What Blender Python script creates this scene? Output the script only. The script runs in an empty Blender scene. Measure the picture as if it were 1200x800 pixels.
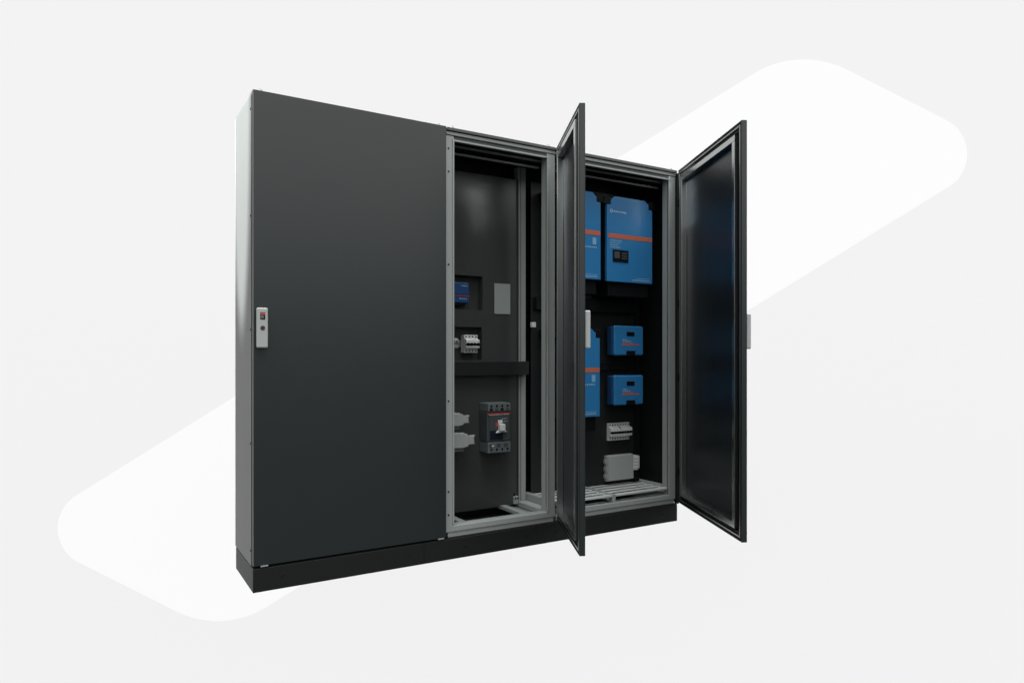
import bpy, bmesh, math, random
from mathutils import Vector, Matrix
random.seed(4)
scene = bpy.context.scene
COL = scene.collection
R = math.radians

# ------------------------------------------------------------------ materials
def mat(name, col, rough=0.5, spec=0.5, metal=0.0, bump=0.0, bscale=400.0, var=0.0, vscale=6.0, rvar=0.0, coat=0.0):
    m = bpy.data.materials.new(name); m.use_nodes = True
    nt = m.node_tree; b = nt.nodes['Principled BSDF']
    b.inputs['Base Color'].default_value = (*col, 1)
    b.inputs['Roughness'].default_value = rough
    b.inputs['Specular IOR Level'].default_value = spec
    b.inputs['Metallic'].default_value = metal
    b.inputs['Coat Weight'].default_value = coat
    tc = nt.nodes.new('ShaderNodeTexCoord')
    if bump:
        n = nt.nodes.new('ShaderNodeTexNoise'); n.inputs['Scale'].default_value = bscale
        n.inputs['Detail'].default_value = 3
        bp = nt.nodes.new('ShaderNodeBump'); bp.inputs['Strength'].default_value = bump
        bp.inputs['Distance'].default_value = 0.0006
        nt.links.new(tc.outputs['Object'], n.inputs['Vector'])
        nt.links.new(n.outputs['Fac'], bp.inputs['Height'])
        nt.links.new(bp.outputs['Normal'], b.inputs['Normal'])
    if var or rvar:
        n = nt.nodes.new('ShaderNodeTexNoise'); n.inputs['Scale'].default_value = vscale
        n.inputs['Detail'].default_value = 6; n.inputs['Roughness'].default_value = 0.6
        nt.links.new(tc.outputs['Object'], n.inputs['Vector'])
        if var:
            mr = nt.nodes.new('ShaderNodeMapRange')
            mr.inputs['To Min'].default_value = 1 - var; mr.inputs['To Max'].default_value = 1 + var
            mx = nt.nodes.new('ShaderNodeVectorMath'); mx.operation = 'SCALE'
            mx.inputs[0].default_value = col
            nt.links.new(n.outputs['Fac'], mr.inputs['Value'])
            nt.links.new(mr.outputs['Result'], mx.inputs['Scale'])
            nt.links.new(mx.outputs['Vector'], b.inputs['Base Color'])
        if rvar:
            mr = nt.nodes.new('ShaderNodeMapRange')
            mr.inputs['To Min'].default_value = max(0.02, rough - rvar); mr.inputs['To Max'].default_value = rough + rvar
            nt.links.new(n.outputs['Fac'], mr.inputs['Value'])
            nt.links.new(mr.outputs['Result'], b.inputs['Roughness'])
    return m

M = {}
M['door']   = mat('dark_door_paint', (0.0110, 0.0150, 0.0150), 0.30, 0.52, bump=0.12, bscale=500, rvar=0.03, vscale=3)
M['inner']  = mat('door_inner_paint', (0.0028, 0.0052, 0.0075), 0.34, 0.5, bump=0.06, bscale=500)  # bluish tint stands in for the dim reflection of the blue units
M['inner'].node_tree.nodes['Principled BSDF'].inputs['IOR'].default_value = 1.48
M['frame']  = mat('grey_frame_paint', (0.225, 0.245, 0.238), 0.38, 0.5, bump=0.1, bscale=500, var=0.05, vscale=8)
M['grate']  = mat('lit_grate_paint', (0.36, 0.385, 0.375), 0.4, 0.45, bump=0.1, bscale=500, var=0.05, vscale=8)  # frame paint lightened to stand in for light falling from above
M['side']   = mat('grey_side_paint', (0.054, 0.0575, 0.0555), 0.36, 0.10, bump=0.1, bscale=450, var=0.05, vscale=4)
M['plinth'] = mat('black_plinth_paint', (0.0055, 0.0065, 0.0065), 0.5, 0.28, bump=0.15, bscale=350)
M['plate']  = mat('dark_mounting_plate', (0.036, 0.040, 0.040), 0.31, 0.58, bump=0.08, bscale=300, rvar=0.05, vscale=5)
M['darkplate'] = mat('shaded_mounting_plate', (0.012, 0.014, 0.0145), 0.4, 0.35, bump=0.08, bscale=300, rvar=0.05, vscale=5)  # darker copy of the mounting plate, the right bay's shade put into colour
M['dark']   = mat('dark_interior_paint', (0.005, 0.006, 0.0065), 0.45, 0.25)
M['roof']   = mat('roof_paint', (0.050, 0.056, 0.056), 0.42, 0.4, bump=0.1)
M['blue']   = mat('blue_powder_coat', (0.017, 0.138, 0.318), 0.42, 0.4, bump=0.15, bscale=500, var=0.05, vscale=8)
M['blueside'] = mat('shaded_blue', (0.010, 0.050, 0.150), 0.45, 0.4)  # darker copy of the blue, with shade put into the colour
M['orange'] = mat('orange_print', (0.36, 0.100, 0.060), 0.5, 0.3)
M['white']  = mat('white_print', (0.50, 0.55, 0.60), 0.5, 0.3)
M['paleblue'] = mat('pale_blue_print', (0.15, 0.30, 0.44), 0.5, 0.3)
M['black']  = mat('black_plastic', (0.003, 0.0034, 0.004), 0.55, 0.12)
M['rubber'] = mat('black_gasket_rubber', (0.006, 0.007, 0.007), 0.7, 0.25)
M['grey']   = mat('grey_handle_plastic', (0.28, 0.30, 0.293), 0.42, 0.4, bump=0.1, bscale=600)
M['midgrey'] = mat('grey_box_plastic', (0.27, 0.29, 0.285), 0.5, 0.35, var=0.05)
M['labelgrey'] = mat('grey_label_plate', (0.25, 0.27, 0.265), 0.5, 0.3)
M['lightgrey'] = mat('light_grey_plastic', (0.46, 0.48, 0.47), 0.5, 0.35)
M['breaker'] = mat('pale_breaker_plastic', (0.54, 0.56, 0.55), 0.5, 0.3)
M['mccb']   = mat('slate_breaker_plastic', (0.040, 0.050, 0.054), 0.5, 0.35)
M['mccbtop'] = mat('slate_terminal_plastic', (0.088, 0.102, 0.103), 0.5, 0.35)
M['red']    = mat('red_print', (0.36, 0.045, 0.045), 0.5, 0.3)
M['steel']  = mat('zinc_steel', (0.38, 0.39, 0.39), 0.35, 0.5, metal=1.0)
M['backdrop'] = mat('backdrop_paint', (0.800, 0.800, 0.800), 0.9, 0.0)
M['panel']  = mat('white_panel_paint', (0.878, 0.878, 0.878), 0.9, 0.0)

# ------------------------------------------------------------------ mesh helper
class MB:
    def __init__(s): s.bm = bmesh.new(); s.mats = []
    def mi(s, m):
        if m not in s.mats: s.mats.append(m)
        return s.mats.index(m)
    def _merge(s, t, m, smooth=False):
        k = s.mi(m); mp = {}
        for v in t.verts: mp[v] = s.bm.verts.new(v.co)
        for f in t.faces:
            try:
                g = s.bm.faces.new([mp[v] for v in f.verts])
            except ValueError:
                continue
            g.material_index = k; g.smooth = smooth or f.smooth
        t.free()
    def box(s, x0, x1, y0, y1, z0, z1, m, bev=0.0, seg=2):
        t = bmesh.new()
        bmesh.ops.create_cube(t, size=1.0)
        for v in t.verts:
            v.co = Vector(((x0+x1)/2 + v.co.x*(x1-x0), (y0+y1)/2 + v.co.y*(y1-y0), (z0+z1)/2 + v.co.z*(z1-z0)))
        if bev:
            bmesh.ops.bevel(t, geom=list(t.edges), offset=bev, segments=seg, affect='EDGES', profile=0.5)
        s._merge(t, m); return s
    def prism(s, pts, axis, a0, a1, m, bev=0.0, seg=2):
        """pts 2-D polygon; axis the extrusion axis. x: (y,z)  y: (x,z)  z: (x,y)"""
        t = bmesh.new()
        def P(p, a):
            if axis == 'x': return (a, p[0], p[1])
            if axis == 'y': return (p[0], a, p[1])
            return (p[0], p[1], a)
        A = [t.verts.new(P(p, a0)) for p in pts]; B = [t.verts.new(P(p, a1)) for p in pts]
        t.faces.new(A); t.faces.new(B[::-1])
        n = len(pts)
        for i in range(n):
            j = (i+1) % n; t.faces.new((A[j], A[i], B[i], B[j]))
        bmesh.ops.recalc_face_normals(t, faces=list(t.faces))
        if bev:
            bmesh.ops.bevel(t, geom=list(t.edges), offset=bev, segments=seg, affect='EDGES', profile=0.5)
        s._merge(t, m); return s
    def cyl(s, c, r, h, axis, m, n=20, r2=None, bev=0.0):
        t = bmesh.new()
        bmesh.ops.create_cone(t, cap_ends=True, segments=n, radius1=r, radius2=r if r2 is None else r2, depth=h)
        if bev:
            es = [e for e in t.edges if abs(e.verts[0].co.z - e.verts[1].co.z) < 1e-6]
            bmesh.ops.bevel(t, geom=es, offset=bev, segments=2, affect='EDGES', profile=0.5)
        rot = {'z': Matrix(), 'y': Matrix.Rotation(R(90), 4, 'X'), 'x': Matrix.Rotation(R(90), 4, 'Y')}[axis]
        bmesh.ops.transform(t, matrix=Matrix.Translation(c) @ rot, verts=list(t.verts))
        s._merge(t, m); return s
    def build(s, name, parent=None, loc=(0, 0, 0), rotz=0.0):
        me = bpy.data.meshes.new(name)
        s.bm.normal_update(); s.bm.to_mesh(me); s.bm.free()
        for m in s.mats: me.materials.append(m)
        o = bpy.data.objects.new(name, me); COL.objects.link(o)
        o.location = loc; o.rotation_euler = (0, 0, rotz)
        if parent: o.parent = parent
        return o

def text_part(txt, size, name, m, parent, loc, align='LEFT'):
    cu = bpy.data.curves.new('lettering', 'FONT'); cu.body = txt; cu.size = size
    cu.extrude = 0.0004; cu.align_x = align
    t = bpy.data.objects.new('lettering_source', cu); COL.objects.link(t)
    bpy.context.view_layer.update()
    dg = bpy.context.evaluated_depsgraph_get()
    me = bpy.data.meshes.new_from_object(t.evaluated_get(dg))
    bpy.data.objects.remove(t); bpy.data.curves.remove(cu)
    me.materials.clear(); me.materials.append(m)
    me.transform(Matrix.Rotation(R(90), 4, 'X'))
    o = bpy.data.objects.new(name, me); COL.objects.link(o); o.location = loc; o.parent = parent
    return o

def thing(name, label, cat, loc=(0, 0, 0), rotz=0.0, group=None):
    o = bpy.data.objects.new(name, None); COL.objects.link(o)
    o.empty_display_size = 0.05
    o.location = loc; o.rotation_euler = (0, 0, rotz)
    o['label'] = label; o['category'] = cat
    if group: o['group'] = group
    return o

def copy_tree(o, parent=None):
    c = o.copy(); COL.objects.link(c)
    if parent: c.parent = parent
    for ch in list(o.children): copy_tree(ch, c)
    return c

# ------------------------------------------------------------------ dimensions (metres)
W, D, H = 2.456, 0.395, 2.1
S1, S2 = 0.906, 1.556
ZB = 0.106                              # underside of the enclosure body

cab = thing('electrical_enclosure', 'tall dark grey three-bay electrical cabinet with two of its doors standing open', 'cabinet')

# plinth
def plinth(x0, x1, holes, name='plinth_panel'):
    b = MB(); b.box(x0, x1, 0.004, 0.024, 0, 0.099, M['plinth'], 0.002)
    for h in holes:
        b.cyl((h, 0.0035, 0.055), 0.007, 0.003, 'y', M['rubber'], 16)
        b.cyl((h, 0.0032, 0.055), 0.0035, 0.003, 'y', M['steel'] if name == 'x' else M['black'], 10)
    return b.build(name, cab)
plinth(0.0, 0.782, (0.12, 0.70))
plinth(0.7826, 1.4375, (1.006, 1.36))
plinth(1.4381, 2.3715, (1.56, 2.329))
b = MB()
arc = [(2.3721, 0.0041)] + [(2.444 + 0.012*math.sin(t), 0.016 - 0.012*math.cos(t)) for t in [i*math.pi/2/5 for i in range(6)]] + [(2.456, 0.1), (2.3721, 0.1)]
b.prism(arc, 'z', 0, 0.099, M['plinth']); b.build('plinth_corner', cab)
MB().box(0.0, 0.02, 0.0255, D-0.004, 0, 0.099, M['plinth'], 0.002).build('plinth_side', cab)
MB().box(W-0.02, W, 0.102, D-0.004, 0, 0.099, M['plinth'], 0.002).build('plinth_side', cab)
MB().box(0.021, W-0.021, D-0.024, D-0.004, 0, 0.099, M['plinth'], 0.002).build('plinth_panel', cab)

# outer skin
b = MB(); b.box(-0.002, 0.004, 0.030, D-0.004, ZB, 2.088, M['side'], 0.0015)
b.box(-0.0022, 0.003, D-0.0035, D, ZB, 2.088, M['frame'], 0.001)
for z in (0.17, 0.62, 1.10, 1.58, 2.03):
    b.cyl((-0.0025, 0.042, z), 0.0045, 0.003, 'x', M['black'], 12)
b.build('side_panel', cab)
b = MB(); b.box(W-0.004, W+0.002, 0.030, D, ZB, 2.088, M['side'], 0.0015); b.build('side_panel', cab)
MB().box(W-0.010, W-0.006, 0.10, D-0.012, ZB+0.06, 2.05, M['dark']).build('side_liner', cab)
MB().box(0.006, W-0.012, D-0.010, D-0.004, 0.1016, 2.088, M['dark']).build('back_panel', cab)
MB().box(2.4525, 2.463, 0.004, 0.0295, 0.1016, 2.086, M['dark']).build('gap_filler', cab)  # added dark filler closing the see-through gap beside the right door
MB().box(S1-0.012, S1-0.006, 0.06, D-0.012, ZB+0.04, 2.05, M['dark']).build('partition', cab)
def roof(x0, x1):
    b = MB(); b.box(x0, x1, 0.010, D, 2.087, 2.103, M['roof'], 0.002)
    for x in (x0+0.035, x1-0.035):
        b.cyl((x, 0.030, 2.105), 0.013, 0.006, 'z', M['frame'], 16, bev=0.001)
        b.cyl((x, 0.030, 2.111), 0.008, 0.008, 'z', M['steel'], 6)
        b.cyl((x, D-0.04, 2.106), 0.013, 0.006, 'z', M['frame'], 16, bev=0.001)
    return b.build('roof_panel', cab)
roof(0.0, S1-0.002); roof(S1+0.002, S2-0.002); roof(S2+0.002, W)
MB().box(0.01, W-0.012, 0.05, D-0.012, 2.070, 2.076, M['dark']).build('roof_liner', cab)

# front posts (face at Y=.022)
F = 0.022
def post(x0, x1, lip, holes):
    b = MB()
    b.box(x0, x1, F, F+0.05, ZB+0.022, 2.066, M['frame'], 0.002)
    if lip:                                   # raised sealing lip round the opening
        l0, l1 = lip
        b.box(l0, l1, F-0.006, F+0.01, ZB+0.06, 2.050, M['frame'], 0.002)
    for z in holes:
        b.cyl((x0 + (x1-x0)*0.32, F-0.0002, z), 0.0048, 0.003, 'y', M['rubber'], 14)
    return b.build('front_post', cab)
post(0.908, 0.951, (0.942, 0.951), (2.002, 1.889, 1.435, 0.768, 0.326, 0.213))
post(1.506, 1.560, (1.506, 1.513), ())
post(2.394, 2.452, (2.394, 2.401), ())
post(0.006, 0.05, None, ())
# rear posts
for x0 in (1.504, 2.372):
    b = MB(); b.box(x0, x0+0.056, 0.305, 0.345, ZB+0.03, 2.06, M['frame'] if x0 < 2 else M['dark'], 0.002)  # right post coloured dark to sink into the bay's shade
    b.box(x0+0.020, x0+0.022, 0.3035, 0.306, ZB+0.03, 2.06, M['dark']); b.build('rear_post', cab)
# rails top and bottom of each open bay
def rails(x0, x1):
    b = MB()
    b.box(x0, x1, F-0.004, F+0.05, 2.068, 2.085, M['frame'], 0.0025)
    b.box(x0+0.03, x1-0.03, F+0.006, F+0.05, 2.050, 2.0675, M['roof'], 0.002)
    b.box(x0+0.035, x1-0.035, F-0.002, F+0.012, 2.040, 2.0495, M['frame'], 0.002)
    b.build('top_rail', cab)
    b = MB()
    b.box(x0+0.012, x1-0.006, F+0.004, F+0.05, ZB-0.004, ZB+0.0215, M['frame'], 0.002)
    b.box(x0+0.032, x1-0.045, F-0.002, F+0.055, ZB+0.0225, 0.158, M['frame'], 0.003)
    b.build('bottom_rail', cab)
    for y, z in ((0.10, 2.046), (0.13, 2.018)):
        b = MB(); b.box(x0+0.03, x1-0.03, y, y+0.012, z-0.005, z+0.005, M['frame'], 0.001); b.build('roof_bar', cab)
rails(0.908, 1.560); rails(1.563, 2.452)
b = MB(); b.box(0.01, 0.9, F+0.006, F+0.05, ZB-0.003, 0.158, M['roof'], 0.002); b.build('bottom_rail', cab)
for x0, x1 in ((0.030, 0.062), (0.855, 0.888)):
    MB().box(x0, x1, 0.000, 0.026, 0.1045, 0.1150, M['frame'], 0.002).build('door_stop', cab)

# floor of the middle bay
def beam(x0, x1, y0, y1, z0, z1, name='floor_beam', m='frame'):
    return MB().box(x0, x1, y0, y1, z0, z1, M[m], 0.002).build(name, cab)
beam(1.012, 1.052, 0.079, 0.37, 0.135, 0.155)
beam(1.385, 1.425, 0.079, 0.37, 0.135, 0.155)
beam(1.50, 1.56, 0.079, 0.30, 0.138, 0.165)
beam(0.93, 1.56, 0.346, 0.384, 0.135, 0.152)
b = MB()
b.box(1.427, 1.498, 0.079, 0.345, 0.132, 0.136, M['frame'])
for i in range(7):
    for j in range(22):
        b.cyl((1.434+i*0.0095, 0.088+j*0.0118, 0.1362), 0.0028, 0.001, 'z', M['dark'], 8)
b.build('perforated_sheet', cab)
beam(0.001, W-0.001, 0.012, D-0.0045, 0.0994, 0.1012, 'floor_panel', 'dark')
b = MB(); b.box(1.470, 1.503, 0.288, 0.322, 0.153, 0.198, M['frame'], 0.003)
b.cyl((1.479, 0.287, 0.186), 0.005, 0.006, 'y', M['black'], 10); b.cyl((1.495, 0.287, 0.186), 0.005, 0.006, 'y', M['black'], 10)
b.cyl((1.478, 0.300, 0.206), 0.005, 0.016, 'z', M['black'], 10)
b.build('plate_foot', cab)

# slatted cable-entry grates of the right bay, raised above the bottom rail
def grate(x0, x1):
    b = MB()
    ys = [0.026, 0.086, 0.146, 0.206, 0.266]
    for i, y in enumerate(ys):
        b.box(x0, x1, y, y+0.033, 0.190 if i == 0 else 0.1965, 0.200, M['grate'], 0.001)
    for xa, xb in ((x0, x0+0.02), (x1-0.02, x1)):
        b.box(xa, xb, 0.0505, 0.29, 0.1705, 0.1962, M['grate'], 0.0015)
    b.build('floor_grate', cab)
grate(1.600, 1.962); grate(1.990, 2.392)
beam(1.964, 1.988, 0.028, 0.34, 0.159, 0.203)
beam(2.396, 2.44, 0.0725, 0.34, 0.115, 0.205)
beam(1.564, 1.597, 0.0725, 0.34, 0.115, 0.205)
beam(1.60, 2.394, 0.30, 0.338, 0.150, 0.19)

# mounting plates
PY = 0.300
b = MB()
X0, X1, Z0, Z1 = 0.955, 1.500, 0.152, 1.985
cut = [(1.00, 1.272, 1.240, 1.425), (1.00, 1.268, 0.966, 1.146)]
zs = [Z0, 0.966, 1.146, 1.240, 1.425, Z1]
for i in range(5):
    za, zb = zs[i], zs[i+1]
    c = [q for q in cut if abs(q[2]-za) < 1e-6]
    if c:
        b.box(X0, c[0][0], PY, PY+0.003, za, zb, M['plate']); b.box(c[0][1], X1, PY, PY+0.003, za, zb, M['plate'])
    else:
        b.box(X0, X1, PY, PY+0.003, za, zb, M['plate'])
b.box(X1-0.002, X1, PY-0.012, PY, Z0, Z1, M['plate'])
b.build('mounting_plate', cab)
for x0, x1, z0, z1 in cut:                     # recess trays behind the two cut-outs
    b = MB(); b.box(x0-0.01, x1+0.01, 0.356, 0.359, z0-0.01, z1+0.01, M['plate'])
    b.box(x1+0.001, x1+0.004, PY+0.0035, 0.3555, z0-0.01, z1+0.01, M['plate'])
    b.box(x0-0.004, x0-0.001, PY+0.0035, 0.3555, z0-0.01, z1+0.01, M['plate'])
    b.box(x0-0.0005, x1+0.0005, PY+0.0035, 0.3555, z1+0.001, z1+0.004, M['plate'])
    b.box(x0-0.0005, x1+0.0005, PY+0.0035, 0.3555, z0-0.004, z0-0.001, M['plate']); b.build('recess_tray', cab)
RY = 0.290
MB().box(1.585, 2.362, RY, RY+0.003, 0.205, 1.985, M['darkplate']).build('mounting_plate', cab)

# wiring ducts
def duct(x0, x1, y0, y1, z0, z1, m='dark', lips=True):
    b = MB(); b.box(x0, x1, y0, y1, z0, z1, M[m], 0.002)
    if lips: b.box(x0, x1, y0-0.003, y0-0.0002, z0-0.002, z0+0.004, M[m], 0.001); b.box(x0, x1, y0-0.003, y0-0.0002, z1-0.004, z1+0.002, M[m], 0.001)
    b.build('wiring_duct', cab)
duct(0.955, 1.555, 0.262, 0.2985, 0.882, 0.958, 'darkplate', False)
duct(1.60, 2.35, 0.250, 0.2895, 1.255, 1.325)
duct(2.06, 2.34, 0.262, 0.2895, 0.905, 0.945)
# DIN rails
for x0, x1, y, z in ((1.01, 1.26, 0.343, 1.055), (2.148, 2.312, 0.2775, 0.522)):
    b = MB(); b.box(x0, x1, y, y+0.012, z-0.012, z+0.012, M['steel']); b.box(x0, x1, y-0.002, y, z-0.0175, z-0.012, M['steel']); b.box(x0, x1, y-0.002, y, z+0.012, z+0.0175, M['steel'])
    b.build('mounting_rail', cab)

# ------------------------------------------------------------------ doors (local x runs from the hinge to the free edge in -X)
def ring(b, x0, x1, z0, z1, w, y0, y1, m, bev=0.0):
    b.box(x0, x1, y0, y1, z0, z0+w, m, bev); b.box(x0, x1, y0, y1, z1-w, z1, m, bev)
    b.box(x0, x0+w, y0, y1, z0+w+0.0003, z1-w-0.0003, m, bev); b.box(x1-w, x1, y0, y1, z0+w+0.0003, z1-w-0.0003, m, bev)
def make_handle(door, x0, x1, yface, z0=1.022, z1=1.190):
    b = MB(); b.box(x0, x1, yface-0.026, yface-0.0005, z0, z1, M['grey'], 0.006, 3)
    h = b.build('handle', door)
    xm = (x0+x1)/2; yf = yface-0.026
    b = MB(); b.box(xm-0.010, xm+0.010, yf-0.0012, yf+0.004, 1.141, 1.171, M['black'], 0.001)
    b.box(xm-0.009, xm+0.009, yf-0.0020, yf-0.0013, 1.160, 1.169, M['red'])
    b.box(xm-0.008, xm+0.004, yf-0.0020, yf-0.0013, 1.146, 1.157, M['mccbtop']); b.build('latch_window', door)
    b = MB(); b.cyl((xm, yf, 1.106), 0.0095, 0.004, 'y', M['mccb'], 24, bev=0.001); b.cyl((xm, yf-0.002, 1.106), 0.006, 0.0015, 'y', M['black'], 20)
    b.box(xm-0.001, xm+0.001, yf-0.0034, yf-0.0028, 1.101, 1.111, M['red']); b.build('lock_cylinder', door)
def make_door(width, hinge, angle, handle_left=True, T=0.026):
    """closed door: x from -width..0, outer face y=-T, inner side y=0; hinge corner at the origin"""
    z0, z1 = 0.111, 2.100
    b = MB()
    b.box(-width, 0, -T, -T+0.0025, z0, z1, M['door'], 0.001)                      # skin
    # folded rim on four sides
    b.box(-width, -width+0.002, -T+0.0027, 0, z0, z1, M['door'], 0.0007); b.box(-0.002, 0, -T+0.0027, 0, z0, z1, M['door'], 0.0007)
    b.box(-width+0.0022, -0.0022, -T+0.0027, 0, z0, z0+0.002, M['door'], 0.0007); b.box(-width+0.0022, -0.0022, -T+0.0027, 0, z1-0.002, z1, M['door'], 0.0007)
    # return lip
    ring(b, -width+0.0022, -0.0022, z0+0.0022, z1-0.0022, 0.014, -0.003, -0.0005, M['lip'], 0.0008)
    # inner skin
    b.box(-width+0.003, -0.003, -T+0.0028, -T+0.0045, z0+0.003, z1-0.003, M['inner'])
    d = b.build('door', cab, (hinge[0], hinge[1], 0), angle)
    b = MB(); ring(b, -width+0.027, -0.027, z0+0.027, z1-0.027, 0.013, -T+0.005, -0.006, M['rubber'], 0.002); b.build('door_seal', d)
    b = MB(); ring(b, -width+0.0166, -0.0166, z0+0.0166, z1-0.0166, 0.009, -T+0.005, 0.001, M['bead'], 0.0015); b.build('rim_bead', d)
    b = MB(); ring(b, -width+0.060, -0.060, z0+0.052, z1-0.052, 0.028, -T+0.005, 0.010, M['frame2'], 0.0012); b.build('stiffening_frame', d)
    for z in (0.30, 0.86, 1.30, 1.90):
        MB().box(-0.022, -0.006, -0.0002, 0.008, z-0.022, z+0.022, M['black'], 0.002).build('hinge', d)
    if handle_left: make_handle(d, -width+0.010, -width+0.054, -T)
    return d
M['frame2'] = mat('zinc_stiffener', (0.37, 0.385, 0.38), 0.25, 0.5, metal=1.0, bump=0.05, bscale=500)
M['bead'] = mat('rim_bead_paint', (0.20, 0.21, 0.208), 0.3, 0.5, metal=1.0)
M['lip'] = mat('door_lip_paint', (0.006, 0.007, 0.007), 0.7, 0.06)
M['navy'] = mat('dark_navy_housing', (0.0055, 0.008, 0.016), 0.45, 0.3)
make_door(0.897, (0.898, 0.026), 0.0)
make_door(0.640, (1.556, 0.0), R(62.9))
make_door(0.880, (2.454, 0.0), R(63.2))

# ------------------------------------------------------------------ inverters
def dashes(b, x0, x1, z, h, y, m, gap=0.004):
    x = x0
    while x < x1 - 0.004:
        w = random.uniform(0.006, 0.020); w = min(w, x1-x)
        b.box(x, x+w, y-0.0008, y, z, z+h, m); x += w + gap
def make_inverter(label, X, Z, w=0.356, h=0.50, panel=True, depth=0.168):
    t = thing('inverter', label, 'inverter', (X, RY-0.001-depth, Z), 0, 'blue inverters in the right bay')
    cw, ch = 0.030, 0.052                           # notched upper corners
    pts = [(0, 0), (w, 0), (w, h-ch), (w-cw, h-ch), (w-cw, h-0.022), (w-cw-0.030, h), (cw+0.030, h), (cw, h-0.022), (cw, h-ch), (0, h-ch)]
    b = MB(); b.prism(pts, 'y', 0, 0.020, M['blue'], 0.002); b.build('front_cover', t)
    b = MB(); b.box(0.004, w-0.004, 0.0205, depth, 0.004, h-0.07, M['navy'], 0.003); b.build('housing', t)
    for xa, xb in ((0.001, cw-0.001), (w-cw+0.001, w-0.001)):
        b = MB(); b.box(xa-0.022 if xa < 0.01 else xa, xb if xa < 0.01 else xb+0.022, 0.004, depth-0.01, h-ch+0.001, h-0.001, M['black'], 0.004); b.build('corner_cap', t)
    b = MB(); b.box(0.003, w-0.003, 0.0206, depth-0.004, h-0.069, h-0.026, M['black'], 0.004); b.build('vent_cover', t)
    b = MB(); b.box(0.012, w-0.003, -0.0012, -0.0001, 0.254, 0.281, M['orange']); b.build('stripe', t)
    b = MB(); b.box(0.02, w-0.02, 0.015, depth-0.008, -0.085, -0.001, M['black'], 0.003); b.build('terminal_cover', t)
    # maker's mark upper left
    b = MB(); b.cyl((0.034, -0.0006, 0.412), 0.010, 0.0012, 'y', M['white'], 20); b.cyl((0.034, -0.0013, 0.412), 0.0065, 0.0012, 'y', M['blue'], 20); b.build('emblem', t)
    text_part('victron energy', 0.017, 'lettering', M['white'], t, (0.048, -0.0006, 0.407))
    if panel:
        b = MB()
        for i, (z, e) in enumerate(((0.238, 0.115), (0.225, 0.105), (0.212, 0.085), (0.199, 0.105))):
            dashes(b, 0.024, e, z, 0.006, 0, M['paleblue'])
        b.build('printed_text', t)
    else:
        MB().box(w-0.060, w-0.034, -0.0010, 0, 0.200, 0.240, M['paleblue']).build('badge', t)
        b = MB(); dashes(b, w-0.115, w-0.03, 0.180, 0.009, 0, M['paleblue']); b.build('printed_text', t)
    b = MB()
    dashes(b, w-0.160, w-0.022, 0.012, 0.008, 0, M['paleblue'], 0.003); dashes(b, w-0.130, w-0.022, 0.026, 0.004, 0, M['paleblue'], 0.003)
    b.build('printed_text', t)
    if panel:
        b = MB(); b.box(0.042, 0.162, -0.005, -0.0002, 0.118, 0.188, M['black'], 0.002); p = b.build('control_panel', t)
        b = MB(); b.box(0.052, 0.092, -0.0062, -0.0052, 0.137, 0.176, M['mccb'], 0.0003); b.build('screen', p)
        for i in range(3): MB().box(0.108, 0.150, -0.0062, -0.0052, 0.135+i*0.015, 0.142+i*0.015, M['mccb'], 0.0003).build('button', p)
        b = MB(); b.prism([(0.21, 0.06), (0.235, 0.17), (0.30, 0.185), (w-0.01, 0.185), (w-0.01, 0.165), (0.255, 0.155), (0.235, 0.06)], 'y', -0.0006, 0, M['blue']); b.build('embossing', t)
    return t
make_inverter('left blue inverter of the upper pair, half hidden behind the open middle door', 1.656, 1.428, w=0.301, panel=False)
make_inverter('upper right blue inverter with orange stripe and black control panel', 2.004, 1.424)
make_inverter('lower blue inverter hanging alone under the upper pair, left of the charge controllers', 1.656, 0.640, w=0.295, h=0.503, panel=False)

# ------------------------------------------------------------------ charge controllers
def make_controller(label, X, Z):
    w, h, dp = 0.236, 0.182, 0.100
    t = thing('charge_controller', label, 'charge controller', (X, RY-0.001-dp, Z), 0, 'blue charge controllers stacked in the right bay')
    b = MB(); b.box(-0.001, w-0.004, 0.0245, 0.066, 0.003, h-0.003, M['blueside'], 0.004); b.box(0.03, w-0.02, 0.0662, dp, 0.02, h-0.02, M['navy'], 0.004)  # sides coloured darker in place of shade
    b.build('heat_sink', t)
    b = MB()
    pts = []
    for cx_, cz_, a0 in ((w-0.014, 0.014, -90), (w-0.014, h-0.014, 0), (0.012, h-0.012, 90), (0.012, 0.012, 180)):
        for i in range(5):
            a = R(a0 + i*22.5); pts.append((cx_+0.012*math.cos(a), cz_+0.012*math.sin(a)))
    # notch for the cable cover
    pts = pts[-1:] + pts[:-1] if False else pts
    b.prism(pts, 'y', 0, 0.024, M['blue'], 0.008, 3)
    b.build('front_cover', t)
    MB().box(0.098, 0.160, -0.002, 0.004, 0.118, 0.144, M['black'], 0.0015).build('display', t)
    b = MB(); b.box(0.094, 0.166, -0.0022, 0.03, -0.004, 0.030, M['black'], 0.003); b.build('cable_cover', t)
    MB().box(0.172, 0.174, -0.0012, 0, 0.004, 0.042, M['blueside']).build('cover_seam', t)
    b = MB()
    b.box(0.062, 0.200, -0.0010, 0, 0.062, 0.069, M['orange'])
    dashes(b, 0.066, 0.150, 0.073, 0.007, 0, M['orange']); dashes(b, 0.066, 0.130, 0.084, 0.006, 0, M['paleblue']); dashes(b, 0.066, 0.100, 0.094, 0.006, 0, M['paleblue'])
    b.build('printed_text', t)
    return t
make_controller('upper of the two small blue charge controllers with black display', 2.118, 0.990)
make_controller('lower small blue charge controller directly above the pale breaker row', 2.118, 0.690)

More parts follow.
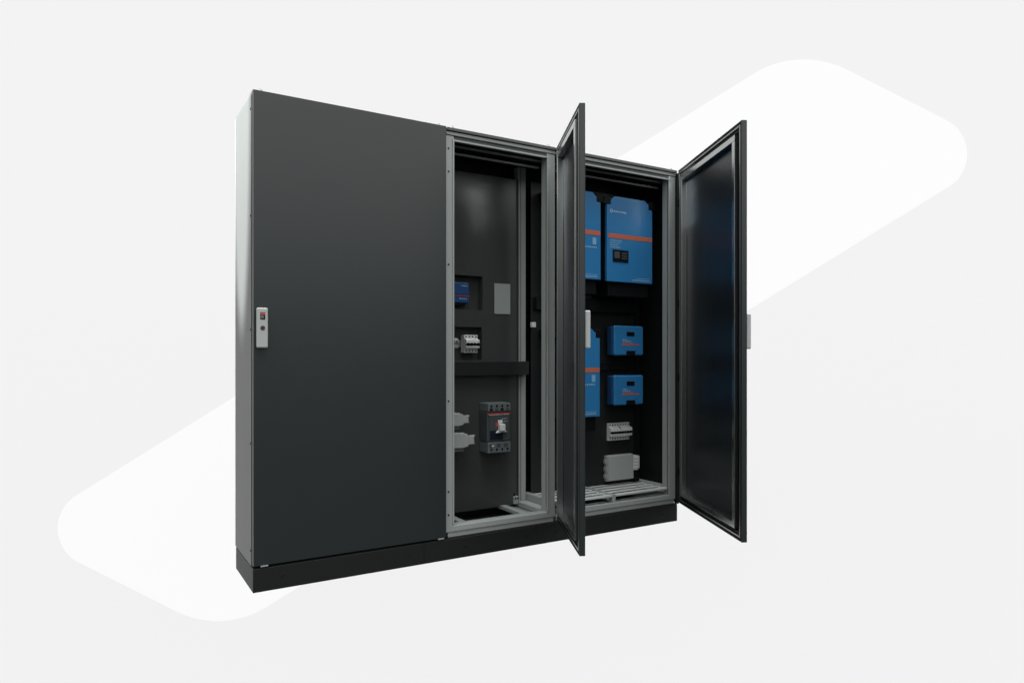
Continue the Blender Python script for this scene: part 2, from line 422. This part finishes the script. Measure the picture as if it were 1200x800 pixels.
# ------------------------------------------------------------------ small blue unit in the recess of the middle bay
t = thing('charger', 'small blue charger with red stripe in the upper recess of the middle bay', 'charger', (1.010, 0.300, 1.275))
b = MB(); b.box(0, 0.182, 0.006, 0.055, 0.0, 0.112, M['blueside'], 0.005); b.build('housing', t)  # darker blue stands in for the dim light of the recess
b = MB(); b.box(0.006, 0.176, 0.0035, 0.0058, 0.046, 0.106, M['blueside'], 0.001); b.build('front_panel', t)
b = MB(); b.box(0.0, 0.182, 0.0040, 0.0058, 0.037, 0.041, M['red']); b.build('stripe', t)
b = MB(); dashes(b, 0.12, 0.172, 0.02, 0.007, 0.0058, M['paleblue']); b.build('printed_text', t)
b = MB(); dashes(b, 0.13, 0.172, 0.09, 0.006, 0.0034, M['paleblue']); b.build('printed_text', t)
MB().box(0.01, 0.15, 0.010, 0.05, -0.014, -0.0005, M['black'], 0.002).build('terminal_strip', t)

# ------------------------------------------------------------------ breakers
def breaker_block(name, label, X, Y, Z, n, pw, dep, h=0.097, red=False):
    t = thing(name, label, 'circuit breaker', (X, Y, Z))
    w = n*pw
    prof = [(dep, 0), (dep, h), (0.024, h), (0.024, h*0.80), (0.006, h*0.74), (0.0, h*0.70), (0.0, h*0.52), (0.008, h*0.50), (0.008, h*0.40), (0.0, h*0.38), (0.0, h*0.26), (0.024, h*0.22), (0.024, 0)]
    b = MB()
    for i in range(n): b.prism(prof, 'x', i*pw+0.0005, (i+1)*pw-0.0005, M['breaker'], 0.0006, 1)
    b.build('body', t)
    b = MB(); b.box(0.001, w-0.001, 0.006, 0.0085, h*0.405, h*0.495, M['black']); b.build('toggle_slot', t)
    for i in range(n):
        b = MB(); b.box(i*pw+pw*0.2, i*pw+pw*0.8, -0.009, 0.0075, h*0.42, h*0.485+0.006, M['black'], 0.001); b.build('toggle', t)
    for i in range(n):
        for q in (0.90, 0.10): MB().cyl(((i+0.5)*pw, 0.0237, h*q), pw*0.22, 0.002, 'y', M['black'], 14).build('terminal_screw', t)
    if red:
        b = MB(); cx_ = w*0.46; z = h*0.72
        b.prism([(cx_-0.016, z+0.014), (cx_-0.002, z+0.000), (cx_-0.006, z-0.001), (cx_+0.010, z-0.016), (cx_-0.002, z-0.004), (cx_+0.004, z-0.003)], 'y', -0.0012, 0.010, M['red']); b.build('printed_mark', t)
        b = MB(); b.box(w, w+0.008, 0.006, dep-0.01, h*0.3, h*0.72, M['lightgrey'], 0.001); b.build('end_clamp', t)
    else:
        b = MB()
        for i in range(n): b.box((i+0.25)*pw, (i+0.75)*pw, -0.0008, -0.0001, h*0.535, h*0.56, M['red'])
        b.build('printed_mark', t)
    return t
breaker_block('circuit_breaker', 'pale four-pole circuit breaker with black toggles in the lower recess of the middle bay', 1.158, 0.275, 1.006, 4, 0.0205, 0.066)
breaker_block('circuit_breaker', 'pale circuit breaker row with red mark between charge controllers and grey box', 2.142, 0.246, 0.470, 8, 0.0210, 0.042, 0.106, True)

# terminal clamp beside the four-pole breaker
t = thing('terminal_block', 'dull grey terminal block on the rail left of the four-pole breaker', 'terminal block', (1.060, 0.290, 1.030))
b = MB(); b.prism([(0.05, 0), (0.05, 0.055), (0.02, 0.055), (0.0, 0.045), (0.0, 0.030), (0.012, 0.028), (0.012, 0.016), (0.0, 0.014), (0.004, 0)], 'x', 0, 0.060, M['midgrey'], 0.001, 1); b.build('body', t)
for i in range(3): MB().cyl((0.012+i*0.018, -0.0004, 0.038), 0.005, 0.002, 'y', M['black'], 12).build('terminal_screw', t)

# moulded case breaker
t = thing('moulded_case_breaker', 'large slate moulded case breaker with red strip and pale toggle, low in middle bay', 'circuit breaker', (1.250, 0.200, 0.466))
w, h = 0.146, 0.268
b = MB(); b.box(0, w, 0.012, 0.099, 0.058, 0.222, M['mccb'], 0.003); b.build('body', t)
b = MB(); b.box(0.001, w-0.001, 0.004, 0.099, 0.223, h, M['mccbtop'], 0.003)
for i in range(4):
    b.cyl((0.022+i*0.034, 0.0036, 0.252), 0.0060, 0.002, 'y', M['black'], 14)
    b.box(0.012+i*0.034, 0.030+i*0.034, 0.0025, 0.0039, 0.228, 0.240, M['mccb'] if i % 2 else M['black'])
b.build('terminal_cover', t)
b = MB(); b.box(0.001, w-0.001, 0.004, 0.099, 0, 0.057, M['mccbtop'], 0.003)
for i in range(4): b.cyl((0.022+i*0.034, 0.0036, 0.018), 0.0062, 0.002, 'y', M['black'], 14)
for i in range(3): b.box(0.010+i*0.045, 0.036+i*0.045, 0.0025, 0.0039, 0.030, 0.050, M['mccb'])
b.box(0.024, 0.036, 0.0015, 0.0024, 0.034, 0.044, M['lightgrey'])
b.build('terminal_cover', t)
b = MB(); b.box(0.002, w-0.002, 0.0095, 0.0118, 0.207, 0.216, M['red'])
dashes(b, 0.01, w-0.01, 0.2035, 0.003, 0.0094, M['lightgrey']); b.build('stripe', t)
b = MB(); b.box(0.014, w-0.010, 0.0090, 0.0118, 0.066, 0.200, M['mccb'], 0.001)
b.box(0.016, w-0.05, 0.0082, 0.0089, 0.070, 0.120, M['navy']); b.build('front_panel', t)
b = MB(); b.box(0.066, 0.094, 0.0075, 0.0089, 0.158, 0.176, M['lightgrey'])
b.box(0.050, 0.066, 0.0070, 0.0088, 0.140, 0.160, M['red']); dashes(b, 0.10, 0.128, 0.165, 0.004, 0.0088, M['midgrey']); dashes(b, 0.09, 0.13, 0.180, 0.004, 0.0088, M['midgrey']); b.build('rating_label', t)
b = MB(); b.box(0.066, 0.098, -0.020, 0.0088, 0.118, 0.156, M['lightgrey'], 0.004); b.prism([(0.050, 0.108), (0.118, 0.112), (0.100, 0.120), (0.064, 0.120)], 'y', -0.004, 0.0088, M['lightgrey']); b.build('toggle', t)
for x in (0.006, w-0.006):
    for z in (0.075, 0.19): MB().cyl((x, 0.0112, z), 0.004, 0.003, 'y', M['steel'], 12).build('screw', t)

# grey cable connectors reaching in from the left
def connector(label, X, Y, Z, s):
    t = thing('cable_connector', label, 'connector', (X, Y, Z), 0, 'grey cable connectors in the middle bay')
    b = MB()
    pts = [(-0.09*s, -0.030*s), (0.0, -0.034*s), (0.026*s, -0.028*s), (0.030*s, -0.020*s), (0.030*s, 0.020*s), (0.020*s, 0.030*s), (0.010*s, 0.030*s), (0.006*s, 0.036*s), (-0.01*s, 0.032*s), (-0.02*s, 0.036*s), (-0.09*s, 0.034*s)]
    b.prism(pts, 'y', 0.0, 0.05, M['midgrey'], 0.004); b.build('body', t)
    b = MB(); b.prism([(0.0305*s, -0.020*s), (0.066*s, -0.019*s), (0.060*s, -0.012*s), (0.060*s, 0.014*s), (0.068*s, 0.020*s), (0.046*s, 0.017*s), (0.0305*s, 0.020*s)], 'y', 0.008, 0.042, M['midgrey'], 0.002); b.build('tongue', t)
    b = MB(); b.box(-0.08*s, 0.01*s, 0.01, 0.099-0.0, -0.05*s, -0.035*s, M['mccbtop'], 0.003); b.build('mounting_foot', t)
    return t
connector('upper of two grey cable connectors poking out from behind the left post', 1.075, 0.200, 0.655, 1.0)
connector('lower, longer grey cable connector poking out left of the slate breaker', 1.098, 0.200, 0.545, 1.18)

# blank plate
t = thing('label_plate', 'blank grey upright plate on the mounting plate of the middle bay', 'plate', (1.346, 0.2955, 1.222))
MB().box(0, 0.104, 0, 0.0042, 0, 0.170, M['labelgrey'], 0.001).build('plate', t)
for x in (0.006, 0.098):
    for z in (0.006, 0.164): MB().cyl((x, -0.0003, z), 0.002, 0.001, 'y', M['steel'], 10).build('rivet', t)

# grey box low in the right bay
t = thing('junction_box', 'plain grey junction box above the floor grate in the right bay', 'junction box', (2.122, 0.252, 0.224))
b = MB(); b.box(0, 0.208, 0.008, 0.037, 0, 0.156, M['midgrey'], 0.003); b.build('box', t)
b = MB(); b.box(0.004, 0.206, 0.0, 0.0078, 0.003, 0.153, M['midgrey'], 0.002); b.build('lid', t)
for z in (0.03, 0.075, 0.12): MB().box(-0.008, -0.0005, 0.012, 0.034, z-0.012, z+0.012, M['midgrey'], 0.002).build('side_clip', t)
b = MB(); b.box(0.209, 0.252, 0.006, 0.037, 0.052, 0.142, M['breaker'], 0.003); b.box(0.2525, 0.268, 0.012, 0.034, 0.060, 0.137, M['lightgrey'], 0.002)
for i in range(4): b.box(0.212, 0.250, 0.0045, 0.0058, 0.060+i*0.02, 0.064+i*0.02, M['midgrey'])
b.build('connector', t)
b = MB(); b.cyl((0.235, 0.022, 0.025), 0.014, 0.05, 'z', M['black'], 20, bev=0.002); b.box(0.21, 0.26, 0.006, 0.036, -0.02, 0.0, M['black'], 0.002); b.build('cable_gland', t)

# white tag seen between the posts
t = thing('cable_clip', 'small white cable clip seen between the posts, left of the inverters', 'clip', (1.566, 0.250, 1.150))
MB().box(0, 0.028, 0.0, 0.020, 0, 0.030, M['lightgrey'], 0.003).build('body', t)
MB().box(0.006, 0.022, 0.0202, 0.0385, 0.010, 0.020, M['black'], 0.002).build('mounting_foot', t)

# ------------------------------------------------------------------ camera
yaw = 0.5336394
CAM = Vector((-0.58175, -2.94089, 0.99131))
cam = bpy.data.objects.new('camera', bpy.data.cameras.new('camera')); COL.objects.link(cam)
cam.location = CAM; cam.rotation_euler = (R(90), 0, -yaw)
cam.data.sensor_width = 36; cam.data.lens = 795.5776/1200*36
cam.data.shift_x = (600-576.664)/1200; cam.data.shift_y = (416.374-400)/1200
cam.data.clip_end = 200
scene.camera = cam

# ------------------------------------------------------------------ backdrop wall, and the white panel on it
fwd = Vector((math.sin(yaw), math.cos(yaw), 0))
DW = 12.0
o = CAM + fwd*DW; o.z = CAM.z
b = MB(); b.box(-26, 26, 0.0, 0.2, -14, 14, M['backdrop'])
bd = b.build('backdrop', None, o, -yaw); bd['kind'] = 'structure'
def fillet(corners):
    out = []; n = len(corners)
    for i, (x, z, r) in enumerate(corners):
        p = Vector((x, z)); a = (Vector(corners[i-1][:2])-p).normalized(); c = (Vector(corners[(i+1) % n][:2])-p).normalized()
        half = a.angle(c)/2; L = r/math.tan(half)
        ctr = p + (a+c).normalized()*(r/math.sin(half))
        s, e = p+a*L-ctr, p+c*L-ctr
        a0 = math.atan2(s.y, s.x); a1 = math.atan2(e.y, e.x); da = (a1-a0+math.pi) % (2*math.pi)-math.pi
        for k in range(25):
            t_ = a0+da*k/24; out.append((ctr.x+r*math.cos(t_), ctr.y+r*math.sin(t_)))
    return out
k = 11.998/795.5776                     # metres on the wall per unit of the measured outline
outline = fillet([(359.6*k, 362.8*k, 112*k), (604.0*k, 239.4*k, 45*k), (-316.4*k, -326.6*k, 108*k), (-556.2*k, -206.6*k, 45*k)])
b = MB(); b.prism(outline, 'y', -0.0005, 0.03, M['panel'])
pn = b.build('wall_panel', None, o, -yaw)
pn['label'] = 'huge white slanted panel with rounded corners on the pale grey backdrop'; pn['category'] = 'panel'

# ------------------------------------------------------------------ light
w = bpy.data.worlds.new('World'); scene.world = w; w.use_nodes = True
nt = w.node_tree; bg = nt.nodes['Background']
tc = nt.nodes.new('ShaderNodeTexCoord'); sp = nt.nodes.new('ShaderNodeSeparateXYZ'); cr = nt.nodes.new('ShaderNodeValToRGB')
mr = nt.nodes.new('ShaderNodeMapRange'); mr.inputs['From Min'].default_value = -1; mr.inputs['From Max'].default_value = 1
nt.links.new(tc.outputs['Generated'], sp.inputs[0]); nt.links.new(sp.outputs['Z'], mr.inputs['Value'])
nt.links.new(mr.outputs['Result'], cr.inputs['Fac']); nt.links.new(cr.outputs['Color'], bg.inputs['Color'])
ramp = cr.color_ramp; ramp.interpolation = 'EASE'
e = ramp.elements
SKY = 10.4                                # dark studio floor below, even white walls, bright zenith added to light the floor grates
e[0].position = 0.485; e[1].position = 0.95
e.new(0.655); e.new(0.88)
for q, v in zip(e, (0.14, 1.64, 1.64, 10.4)): q.color = (v/SKY, v/SKY, v/SKY, 1)
bg.inputs['Strength'].default_value = SKY

def spot(loc, aim, power, angle, blend, size):
    L = bpy.data.lights.new('added_lamp', 'SPOT'); L.energy = power; L.spot_size = R(angle); L.spot_blend = blend; L.shadow_soft_size = size
    l = bpy.data.objects.new('added_lamp', L); COL.objects.link(l); l.location = loc
    l.rotation_euler = (Vector(aim)-Vector(loc)).to_track_quat('-Z', 'Y').to_euler()
    return l
spot((-3.0, 0.45, 4.0), (0.0, 0.245, 2.42), 7000, 34, 0.22, 0.06).scale = (0.20, 1, 1)      # added narrow beam imitating the bright reflection on the upper side panel

scene.view_settings.view_transform = 'Standard'; scene.view_settings.look = 'None'
scene.view_settings.exposure = 0; scene.view_settings.gamma = 1
scene.cycles.use_denoising = True
scene.cycles.max_bounces = 8
